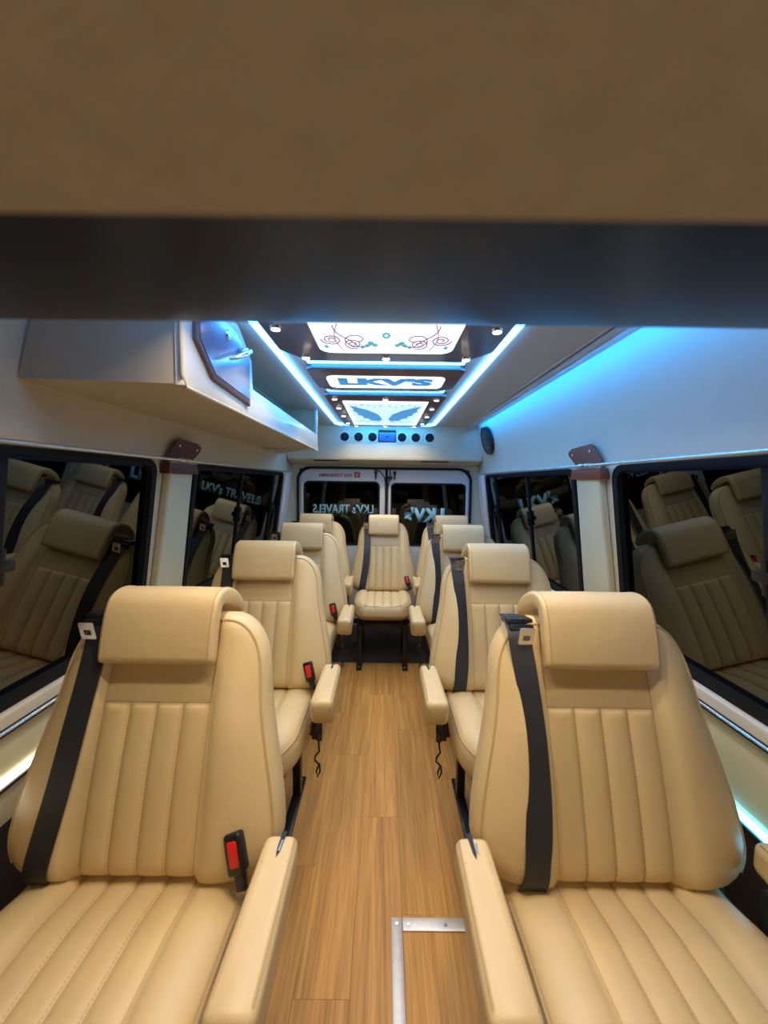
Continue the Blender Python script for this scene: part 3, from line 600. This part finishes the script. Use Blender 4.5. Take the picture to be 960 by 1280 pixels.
class Seat:
    def __init__(s, sc=1.0):
        s.k = sc; s.rw = RIBW * (0.86 + 0.14 * sc) if sc < 1 else RIBW
        s.hw_head = 0.141 if sc == 1 else 0.132
    # backrest
    def w(s, l):
        t = l / BL
        wd = 0.260 + (0.320 - 0.260) * (1 - sst(0.12, 0.78, t))
        if t < 0.17: q = (0.17 - t) / 0.17; wd -= 0.088 * (1 - sqrt(max(0, 1 - q ** 2.2)))
        if t > 0.70:
            q = (t - 0.70) / 0.30; wd = 0.148 + (wd - 0.148) * sqrt(max(0, 1 - q ** 2.2))
        return max(0.142, wd * s.k)
    def F(s, x, l):
        wd = s.w(l); e = min(1.0, abs(x) / wd); rw = s.rw
        g = max(0.0, 1 - abs(2 * l / BL - 1) ** 18) ** 0.38
        D = 0.052 * max(0.0, 1 - e ** 9) ** 0.42 * g
        D += (0.016 * sin(pi * min(1, 0.18 + l / BL * 0.95))) * g
        b2 = 0.0
        ax = abs(x)
        if ax < rw:
            if l < 0.380:
                b2 = ribs(x, rw, 0.0095) * sst(0.0, 0.02, l) * (1 - sst(0.370, 0.380, l))
            else:
                c = max(ax / rw, abs((l - 0.54) / 0.16)); b2 = 0.004 * (1 - min(1, c) ** 8)
        else:
            q = (ax - rw) / max(0.02, wd - rw)
            b2 = 0.030 * sin(pi * min(1, q ** 0.62)) * (1 - 0.5 * sst(0.5, 0.9, l / BL)) + 0.006 * min(1, (1 - q) * 8) * min(1, q * 14)
        return D + b2 * g
    def Fb(s, x, l):
        wd = s.w(l); e = min(1.0, abs(x) / wd); g = max(0.0, 1 - abs(2 * l / BL - 1) ** 18) ** 0.38
        return -0.05 * max(0.0, 1 - e ** 9) ** 0.42 * g
    def cols(s, wd, k=4, m=14):
        xs = []
        rw = s.rw
        outer = []
        for i in range(1, m + 1):
            t = i / m; outer.append(rw + (wd - rw) * sin(t * pi / 2) ** 0.9)
        xs += [-o for o in outer[::-1]]
        fr = [0, 0.035, 0.09, 0.18, 0.32, 0.5, 0.68, 0.82, 0.91, 0.965]
        for r in range(4):
            for f in fr: xs.append(-rw + (r + f) * rw / 2)
        xs.append(rw); xs += outer
        return xs
    def pad(s, name, L, wf, Ff, Fbf, map3, ls):
        V = []; FA = []
        rows = len(ls)
        for l in ls:
            xs = s.cols(wf(l)); nc = len(xs)
            for x in xs: V.append(map3(x, Ff(x, l), l))
            for x in xs: V.append(map3(x, Fbf(x, l), l))
        n2 = 2 * nc
        for i in range(rows - 1):
            for j in range(nc - 1):
                a = i * n2 + j; FA.append((a, a + 1, a + 1 + n2, a + n2)); b2 = a + nc; FA.append((b2, b2 + n2, b2 + n2 + 1, b2 + 1))
            FA.append((i * n2, i * n2 + n2, i * n2 + n2 + nc, i * n2 + nc)); e = i * n2 + nc - 1; FA.append((e, e + nc, e + nc + n2, e + n2))
        for i in (0, rows - 1):
            for j in range(nc - 1): a = i * n2 + j; FA.append((a, a + nc, a + nc + 1, a + 1))
        me = mesh_of(name, V, FA, True)
        bm = bmesh.new(); bm.from_mesh(me); bmesh.ops.remove_doubles(bm, verts=bm.verts, dist=1e-5); bmesh.ops.recalc_face_normals(bm, faces=bm.faces)
        for f in bm.faces: f.smooth = True
        bm.to_mesh(me); bm.free(); return me
    # cushion: l from back to front
    def cw(s, l):
        wd = 0.262
        if l > 0.34: q = (l - 0.34) / 0.15; wd = 0.146 + (wd - 0.146) * sqrt(max(0, 1 - min(1, q) ** 2.2))
        if l < 0.03: wd -= 0.02 * (1 - l / 0.03) ** 2
        return max(0.142, wd * s.k if s.k < 1 else wd)
    def C(s, x, l):
        wd = s.cw(l); e = min(1.0, abs(x) / wd); rw = s.rw; CL = 0.49
        g = max(0.0, 1 - max(0, (l / CL)) ** 14) ** 0.42 * max(0.0, 1 - max(0, 1 - l / 0.05) ** 3) ** 0.5
        D = 0.062 * max(0.0, 1 - e ** 12) ** 0.4 + 0.012 * sst(0.0, 0.3, l)
        ax = abs(x)
        if ax < rw: b2 = ribs(x, rw, 0.009)
        else:
            q = (ax - rw) / max(0.02, wd - rw); b2 = 0.020 * sin(pi * min(1, q ** 0.7)) + 0.005 * min(1, q * 14) * min(1, (1 - q) * 8)
        return (D + b2) * g - 0.016 * (1 - sst(0.05, 0.17, l)) * min(1, l / 0.03)
    def Cb(s, x, l):
        wd = s.cw(l); e = min(1.0, abs(x) / wd)
        return -0.082 * max(0.0, 1 - e ** 9) ** 0.4 * (0.55 + 0.45 * sst(0.49, 0.36, l)) * max(0.0, 1 - (l / 0.49) ** 14) ** 0.4
def cp3(x, n, l): return Vector((x * (1.0 if n > -0.015 else 1 + 2.2 * (n + 0.015)), 0.045 - l, 0.447 + n))

def seat_meshes(sc):
    s = Seat(sc); D = {}
    ls = [0, 0.002, 0.006, 0.012, 0.02, 0.032, 0.048] + [0.066 + i * 0.0242 for i in range(13)] + [0.368, 0.3735, 0.377, 0.380, 0.383, 0.387, 0.393] + [0.405 + 0.0165 * i for i in range(10)] + [0.566, 0.576, 0.584, 0.590, 0.594, 0.5965, BL]
    D['backrest'] = s.pad('backrest', BL, s.w, s.F, s.Fb, bp3, ls)
    lc = [0, 0.003, 0.01, 0.02, 0.035, 0.05] + [0.075 + 0.024 * i for i in range(12)] + [0.355 + 0.0125 * i for i in range(8)] + [0.452, 0.460, 0.468, 0.475, 0.480, 0.484, 0.487, 0.489, 0.49]
    D['cushion'] = s.pad('cushion', 0.49, s.cw, s.C, s.Cb, cp3, lc)
    # piping of backrest
    ol = [(s.w(0.03 + (BL * 0.70 - 0.03) * i / 24), 0.03 + (BL * 0.70 - 0.03) * i / 24) for i in range(24)]
    ol += [(s.w(BL * (0.70 + 0.30 * sin(pi / 2 * i / 22))), BL * (0.70 + 0.30 * sin(pi / 2 * i / 22))) for i in range(23)]
    x_end = ol[-1][0]; ol += [(x_end * (1 - q), BL) for q in (0.15, 0.35, 0.6, 0.8, 1.0)]
    P = []
    for i, (x, l) in enumerate(ol):
        a, b2 = ol[max(0, i - 1)], ol[min(len(ol) - 1, i + 1)]; tx, tl = b2[0] - a[0], b2[1] - a[1]; ln = sqrt(tx * tx + tl * tl) or 1
        P.append((x - tl / ln * 0.015, l + tx / ln * 0.015 - 0.006 * (1 - sst(0.13, 0.24, x))))
    P = [(-x, l) for x, l in P] + [(x, l) for x, l in P[-2::-1]]
    D['piping'] = tube('piping', [bp3(x, s.F(x, l) + 0.0005, l) for x, l in P], 0.0036, 6)
    # piping of cushion
    P = []
    for i in range(40): l = 0.04 + 0.425 * (i / 39) ** 0.9; P.append((-0.955 * s.cw(l), l))
    fr = s.cw(0.465) * 0.955
    P = P + [(fr * q, 0.465 + 0.006 * (1 - q * q)) for q in [-0.8 + 0.2 * i for i in range(9)]] + [(-x, l) for x, l in P[::-1]]
    D['cpiping'] = tube('cushion_piping', [cp3(x, s.C(x, l) + 0.0005, l) for x, l in P], 0.0034, 6)
    # seams (thin dark lines in the creases)
    V, F = [], []
    rw = s.rw
    for k in range(5):
        x = -rw + k * rw / 2; top_l = 0.380 if 0 < k < 4 else 0.56
        tube_data([bp3(x, s.F(x, l) + 0.0003, l) for l in [0.012 + (top_l - 0.012) * i / 26 for i in range(27)]], 0.0011, 5, False, V, F)
        tube_data([cp3(x, s.C(x, l) + 0.0003, l) for l in [0.03 + 0.44 * i / 26 for i in range(27)]], 0.0011, 5, False, V, F)
    tube_data([bp3(x, s.F(x, 0.380) + 0.0004, 0.380) for x in [-rw + 2 * rw * i / 40 for i in range(41)]], 0.0011, 5, False, V, F)
    D['seam'] = mesh_of('seam', V, F)
    V, F = [], []
    def st(a, b2, r=0.0008):
        tube_data([a, b2], r, 4, False, V, F)
    for k in (1, 2, 3):
        x = -rw + k * rw / 2 - 0.0045; l = 0.02
        while l < 0.370: st(bp3(x, s.F(x, l) + 0.0002, l), bp3(x, s.F(x, l + 0.004) + 0.0002, l + 0.004)); l += 0.0075
        l = 0.05; 
        while l < 0.46: st(cp3(x, s.C(x, l) + 0.0002, l), cp3(x, s.C(x, l + 0.004) + 0.0002, l + 0.004)); l += 0.0075
    D['stitching'] = mesh_of('stitching', V, F, False)
    # headrest: J-profile extruded
    cl = [(0.089, 0.500), (0.092, 0.535), (0.094, 0.59), (0.092, 0.635), (0.084, 0.665), (0.060, 0.682), (0.020, 0.686), (-0.022, 0.680), (-0.056, 0.666), (-0.078, 0.646)]
    cl = [(a, 0.487 + (b2 - 0.5) * (0.640 - 0.487) / 0.186) for a, b2 in cl]
    tk = [0.019, 0.0195, 0.0195, 0.0195, 0.020, 0.021, 0.0215, 0.020, 0.017, 0.013]
    # densify
    def cr(p0, p1, p2, p3, t): return tuple(0.5 * (2 * b2 + (c - a) * t + (2 * a - 5 * b2 + 4 * c - d) * t * t + (3 * b2 - a - 3 * c + d) * t ** 3) for a, b2, c, d in zip(p0, p1, p2, p3))
    q3 = [(a, b2, c) for (a, b2), c in zip(cl, tk)]; dn = []
    for i in range(len(q3) - 1):
        p0, p1, p2, p3 = q3[max(0, i - 1)], q3[i], q3[i + 1], q3[min(len(q3) - 1, i + 2)]
        for j in range(3): dn.append(cr(p0, p1, p2, p3, j / 3))
    dn.append(q3[-1])
    hw = s.hw_head
    fs = [0, 0.006, 0.018, 0.04, 0.07, 0.12, 0.2, 0.35, 0.5]; fs = fs + [1 - f for f in fs[-2::-1]]
    V, F = [], []; loopn = None
    for f in fs:
        x = -hw + 2 * hw * f; ed = min(f, 1 - f) * 2 * hw
        q = max(0.0, 1 - ed / 0.011); k = sqrt(max(0.0, 1 - q * q)) * 0.55 + 0.45
        puff = 1 + 0.06 * (1 - (abs(2 * f - 1)) ** 2)
        lo = []
        m = len(dn)
        for sd in (1, -1):
            rng = range(m) if sd == 1 else range(m - 1, -1, -1)
            for i in rng:
                a = dn[max(0, i - 1)]; b2 = dn[min(m - 1, i + 1)]; tx, ty = b2[0] - a[0], b2[1] - a[1]; ln = sqrt(tx * tx + ty * ty) or 1
                nx, ny = ty / ln, -tx / ln
                h = dn[i][2] * k * puff * sd
                lo.append((dn[i][0] + nx * h, dn[i][1] + ny * h))
            # rounded ends
            i = m - 1 if sd == 1 else 0
            a = dn[max(0, i - 1)]; b2 = dn[min(m - 1, i + 1)]; tx, ty = b2[0] - a[0], b2[1] - a[1]; ln = sqrt(tx * tx + ty * ty) or 1; tx /= ln; ty /= ln
            nx, ny = ty, -tx; dr = 1 if i else -1; r = dn[i][2] * k * puff
            for an in (45, 90, 135):
                c_, s_ = cos(radians(an)), sin(radians(an))
                lo.append((dn[i][0] + nx * r * c_ * sd + tx * r * s_ * dr * 0.75, dn[i][1] + ny * r * c_ * sd + ty * r * s_ * dr * 0.75))
        loopn = len(lo)
        for (n_, l_) in lo: V.append(bp3(x * (1 if ed > 0 else 0.995), n_, l_))
    for i in range(len(fs) - 1):
        for j in range(loopn):
            j2 = (j + 1) % loopn; F.append((i * loopn + j, i * loopn + j2, (i + 1) * loopn + j2, (i + 1) * loopn + j))
    F.append(tuple(range(loopn))); F.append(tuple(range((len(fs) - 1) * loopn, len(fs) * loopn)))
    D['headrest'] = mesh_of('headrest', V, F, True, radians(65))
    V2, F2 = [], []
    for q_, f in enumerate((3, len(fs) - 4)):
        D['headpiping%d' % q_] = tube('headrest_piping', [V[f * loopn + j] for j in range(0, len(dn))], 0.0016, 6)
    # seat belt
    def ribbon(name, path, hw, th=0.0016):
        V, F = [], []
        for i, (x, n, l, tw) in enumerate(path):
            if i < len(path) - 1: dx, dl = path[i + 1][0] - x, path[i + 1][2] - l
            else: dx, dl = x - path[i - 1][0], l - path[i - 1][2]
            ln = sqrt(dx * dx + dl * dl) or 1; px, pl = -dl / ln, dx / ln
            h = hw * cos(tw)
            for sd, t in ((-1, 0), (1, 0), (1, th), (-1, th)):
                V.append(bp3(x + px * h * sd, n + t + sd * hw * sin(tw), l + pl * h * sd))
        for i in range(len(path) - 1):
            for j in range(4): j2 = (j + 1) % 4; F.append((i * 4 + j, i * 4 + j2, i * 4 + 4 + j2, i * 4 + 4 + j))
        F.append((0, 1, 2, 3)); m_ = (len(path) - 1) * 4; F.append((m_, m_ + 1, m_ + 2, m_ + 3))
        return mesh_of(name, V, F, True, radians(40))
    for side, nm in ((0, 'belt_left'), (1, 'belt_right')):
        path = []
        for i in range(31):
            t = i / 30; l = 0.556 - 0.541 * t
            if side == 0: x = -0.170 - 0.034 * t + 0.022 * sin(pi * t)
            else: x = -0.193 + 0.012 * sin(pi * t) - 0.006 * t * t
            x *= s.k if sc < 1 else 1
            nn = max(s.F(x + d, l) for d in (-0.026, 0, 0.026)) + 0.004 + 0.008 * sin(pi * t) * (1 if side else 0.5)
            path.append((x, nn, l, radians(0 if side == 0 else 48 * sin(pi * min(1, t * 1.15)) ** 0.7 if t < 0.87 else 0)))
        pre = [(path[0][0], 0.0, 0.601, 0), (path[0][0], 0.035, 0.590, 0), (path[0][0], 0.058, 0.575, 0)]
        post = [(path[-1][0] - 0.002, path[-1][1] - 0.020, -0.004, 0), (path[-1][0] - 0.003, 0.012, -0.012, 0)]
        D[nm] = ribbon(nm, pre + path + post, 0.0275)
    gx = -0.183 * (s.k if sc < 1 else 1)
    bm = bmesh.new()
    box_bm(bm, gx - 0.034, gx + 0.034, -0.030, 0.030, -0.008, 0.010, 0.006, 2)
    box_bm(bm, gx - 0.032, gx + 0.032, -0.040, -0.022, -0.030, -0.004, 0.005, 2)
    o0 = bp3(0, 0.035, 0.585)
    bmesh.ops.rotate(bm, cent=(0, 0, 0), matrix=Matrix.Rotation(-RC * 0.5, 3, 'X'), verts=bm.verts)
    bmesh.ops.translate(bm, vec=o0, verts=bm.verts); D['guide'] = from_bm('belt_guide', bm)
    # tongue: plate with a slot
    tc = bp3(gx + 0.002, 0.096, 0.552)
    outl = rrect(-0.019, 0.019, -0.026, 0.020, 0.005, 3); inn = rrect(-0.009, 0.009, -0.015, 0.000, 0.002, 3)
    D['tongue'] = ring('tongue', outl, inn, lambda u, v, t: tc + Vector((u, -t - v * 0.25, v)), 0.003)
    # buckle
    bc = bp3(0.236 * (s.k if sc < 1 else 1), 0.096, 0.085)
    bm = bmesh.new(); box_bm(bm, -0.020, 0.020, -0.016, 0.014, -0.040, 0.040, 0.007, 3)
    box_bm(bm, -0.012, 0.012, -0.004, 0.012, -0.075, -0.02, 0.003, 2)
    rm = Matrix.Rotation(radians(-16), 3, 'Y') @ Matrix.Rotation(-RC, 3, 'X')
    bmesh.ops.rotate(bm, cent=(0, 0, 0), matrix=rm, verts=bm.verts); bmesh.ops.translate(bm, vec=bc, verts=bm.verts); D['buckle'] = from_bm('buckle', bm)
    bm = bmesh.new(); box_bm(bm, -0.0105, 0.0105, -0.0195, -0.010, -0.022, 0.028, 0.003, 2)
    bmesh.ops.rotate(bm, cent=(0, 0, 0), matrix=rm, verts=bm.verts); bmesh.ops.translate(bm, vec=bc, verts=bm.verts); D['release'] = from_bm('release_button', bm)
    return D

def arm_meshes():
    D = {}
    bm = bmesh.new(); bmesh.ops.create_cube(bm, size=1.0)
    # armrest from y=-0.015 (rear) to -0.325 (front), x centred, top z=0.62
    bmesh.ops.subdivide_edges(bm, edges=bm.edges, cuts=3, use_grid_fill=True)
    for v in bm.verts:
        x, y, z = v.co * 2   # -1..1
        front = (1 - y) / 2
        yy = -0.17 + y * 0.158
        hh = 0.036 + 0.017 * front
        zc = 0.618 - hh + 0.010 * front
        ww = 0.038 + 0.004 * front
        v.co = Vector((x * ww, yy, zc + z * hh))
    es = [e for e in bm.edges if len(e.link_faces) == 2 and e.calc_face_angle(0) > 1.2]
    bmesh.ops.bevel(bm, geom=es, offset=0.020, segments=5, profile=0.5, affect='EDGES')
    # front lower corner cut back
    for v in bm.verts:
        if v.co.y < -0.27 and v.co.z < 0.58: v.co.y += (0.58 - v.co.z) * 0.45 * min(1, (-0.27 - v.co.y) / 0.05)
    D['arm'] = from_bm('armrest', bm, True, radians(60))
    V, F = [], []
    for sx in (-1, 1):
        tube_data([(sx * (0.030 + 0.003 * t), -0.028 - 0.275 * t, 0.6145 + 0.0105 * t) for t in [i / 10 for i in range(11)]] + [(sx * 0.031, -0.326, 0.610), (sx * 0.029, -0.330, 0.590)], 0.0022, 6, False, V, F)
    tube_data([(-0.027, -0.080, 0.6185), (0.027, -0.080, 0.6185)], 0.0012, 5, False, V, F)
    D['arm_seam'] = mesh_of('arm_seam', V, F)
    D['slit'] = prism('zip_slit', [(0.000, -0.012), (0.011, -0.012), (0.007, -0.060), (0.002, -0.074), (-0.001, -0.058)], lambda u, v, t: (u, v, 0.6168 + v * -0.02 + t), 0.0022)
    D['pull'] = tube('zip_pull', [(0.006, -0.036, 0.6205), (0.005, -0.050, 0.6215), (0.004, -0.062, 0.6215)], 0.0022, 6)
    bm = bmesh.new(); box_bm(bm, -0.012, 0.012, -0.26, -0.05, 0.44, 0.54, 0.004); D['bracket'] = from_bm('arm_bracket', bm)
    return D
ARM = arm_meshes()
D1 = seat_meshes(1.0); D0 = seat_meshes(0.86)
for D in (D1, D0):
    for k, m_ in (('backrest', 'leather'), ('cushion', 'leather'), ('headrest', 'leather'), ('piping', 'piping'), ('cpiping', 'piping'), ('headpiping0', 'piping'), ('headpiping1', 'piping'), ('seam', 'stitch'), ('stitching', 'stitch'), ('belt_left', 'belt'), ('belt_right', 'belt'), ('guide', 'black'), ('tongue', 'chrome'), ('buckle', 'black'), ('release', 'red')):
        D[k].materials.append(M[m_])
for k, m_ in (('arm', 'leather'), ('arm_seam', 'piping'), ('slit', 'black'), ('pull', 'chrome'), ('bracket', 'blackmetal')): ARM[k].materials.append(M[m_])
# frame meshes
FR = {}
bm = bmesh.new()
for sx in (-1, 1): box_bm(bm, sx * 0.175 - 0.02, sx * 0.175 + 0.02, -0.40, 0.05, 0.315, 0.352, 0.003)
box_bm(bm, -0.19, 0.19, -0.36, -0.325, 0.315, 0.35, 0.003); box_bm(bm, -0.19, 0.19, -0.02, 0.015, 0.315, 0.35, 0.003)
FR['frame'] = from_bm('seat_frame', bm); FR['frame'].materials.append(M['blackmetal'])
bm = bmesh.new(); box_bm(bm, -0.018, 0.018, -0.018, 0.018, 0.012, 0.32, 0.003); FR['leg'] = from_bm('leg', bm); FR['leg'].materials.append(M['blackmetal'])
bm = bmesh.new(); box_bm(bm, -0.021, 0.021, -0.40, 0.10, 0.0, 0.014, 0.003); FR['foot'] = from_bm('floor_rail', bm); FR['foot'].materials.append(M['blackmetal'])
FR['bolt'] = disc_mesh('bolt', 0.011, 0.012, 8, 0.003); FR['bolt'].materials.append(M['chrome'])
V, F = [], []
tube_data([(0, -0.29, 0.50), (0, -0.30, 0.455), (0.004, -0.305, 0.435), (-0.010, -0.31, 0.42), (-0.012, -0.312, 0.405), (0.006, -0.315, 0.39), (0.008, -0.316, 0.365), (-0.002, -0.318, 0.345), (-0.006, -0.316, 0.365), (0.002, -0.315, 0.388)], 0.0035, 7, False, V, F)
tube_data([(0, -0.282, 0.535), (0, -0.286, 0.465)], 0.011, 8, False, V, F)
FR['lever'] = mesh_of('recline_lever', V, F); FR['lever'].materials.append(M['blackmetal'])

def seat(x, y, side, label, variant=1, arms=(-1, 1)):
    D = D1 if variant == 1 else D0
    t = thing('passenger_seat', label, 'seat', (x, y, 0), group='cream leather passenger seats')
    b2 = link('backrest', D['backrest'], None, t)
    link('piping', D['piping'], None, b2); link('seam', D['seam'], None, b2)
    st_ = link('stitching', D['stitching'], None, b2); st_['kind'] = 'stuff'
    c = link('cushion', D['cushion'], None, t); link('piping', D['cpiping'], None, c)
    h = link('headrest', D['headrest'], None, t); link('piping', D['headpiping0'], None, h); link('piping', D['headpiping1'], None, h)
    link('seat_belt', D['belt_left' if side <= 0 else 'belt_right'], None, t, label='black seat belt webbing')
    g = link('belt_guide', D['guide'], None, t); link('tongue', D['tongue'], None, g, label='silver metal tongue')
    bk = link('buckle', D['buckle'], None, t, (0, 0, 0) if side <= 0 else (0.03, 0.05, -0.16)); link('release_button', D['release'], None, bk, label='red release button')
    link('seat_frame', FR['frame'], None, t)
    for sx in (-1, 1):
        f = link('floor_rail', FR['foot'], None, t, (sx * 0.175, 0, 0))
        link('bolt', FR['bolt'], None, f, (0, 0.075, 0.018)); link('bolt', FR['bolt'], None, f, (0, -0.37, 0.018))
        for yy in (-0.34, 0.0): link('leg', FR['leg'], None, t, (sx * 0.175, yy, 0))
    for sx in arms:
        a = link('armrest', ARM['arm'], None, t, (sx * (0.334 if y < 3 else 0.315), 0, 0.014))
        link('seam', ARM['arm_seam'], None, a); link('zip_slit', ARM['slit'], None, a, scale=(sx if side else 1, 1, 1)); link('zip_pull', ARM['pull'], None, a)
        link('arm_bracket', ARM['bracket'], None, t, (sx * (0.300 if y < 3 else 0.285), 0, 0.01))
    inner = -side if side else 0
    if inner and 1: link('recline_lever', FR['lever'], None, t, (inner * 0.322, 0, 0.005))
    return t

ROWY = [0.82, 1.635, 2.45, 3.22]
names = ['front row, nearest the camera', 'second row', 'third row', 'back row beside the rear doors']
for r in range(4):
    xl, xr = (-0.553, 0.540) if r < 3 else (-0.598, 0.598)
    if r == 1: xl, xr = -0.55, 0.535
    seat(xl, ROWY[r], -1, 'cream ribbed leather seat left of the aisle, ' + names[r])
    seat(xr, ROWY[r], 1, 'cream ribbed leather seat right of the aisle, ' + names[r])
seat(0.0, ROWY[3] - 0.02, 0, 'narrow cream leather seat in the middle of the back row facing the aisle', 0, ())

# ================================================================== FLOOR TRIMS
t = thing('floor_hatch_trim', 'aluminium trim strips screwed to the floor at the front of the aisle', 'floor trim', (0, 0, 0))
link('trim_strip', box('trim_strip', 0.040, 0.076, 0.40, 1.150, 0.0, 0.004, 0.0015), M['alu'], t)
link('trim_strip', box('trim_strip', 0.077, 0.40, 1.112, 1.150, 0.0, 0.0045, 0.0015), M['alu'], t)
for (x, y) in ((0.058, 1.13), (0.095, 1.128), (0.215, 1.128), (0.058, 0.86), (0.058, 0.6)):
    link('screw', disc_mesh('screw', 0.006, 0.003, 10, 0.001), M['chrome'], t, (x, y, 0.0055))
t = thing('rear_floor_shade', 'dark sheet painting in the floor shade under the back row of seats', 'floor shade', (0, 0, 0), me=box('rear_floor_shade', -0.80, 0.80, 2.93, 3.72, 0.0005, 0.006, 0.002), m=M['rearshade'])  # dark sheet stands in for shade on the wood floor

# ================================================================== the side walls lean outward below the window heads
done = set()
def lean(o):
    if o.type == 'MESH' and o.data.name not in done and not any(o is q for q in ()):
        done.add(o.data.name); sx = 1 if sum(v.co.x for v in o.data.vertices) > 0 else -1
        for v in o.data.vertices: v.co.x += sx * TILT * (1.487 - max(0.80, min(1.487, v.co.z)))
        o.data.update()
    for c in o.children: lean(c)
for o in list(S.objects):
    if o.parent is None and (o.name.split('.')[0] in ('wall_left', 'wall_right', 'window_1', 'window_2', 'window_3', 'window_4', 'trim_3', 'trim_4', 'trim_5', 'trim_6', 'chrome_wall_rail', 'wall_led_strip')): lean(o)
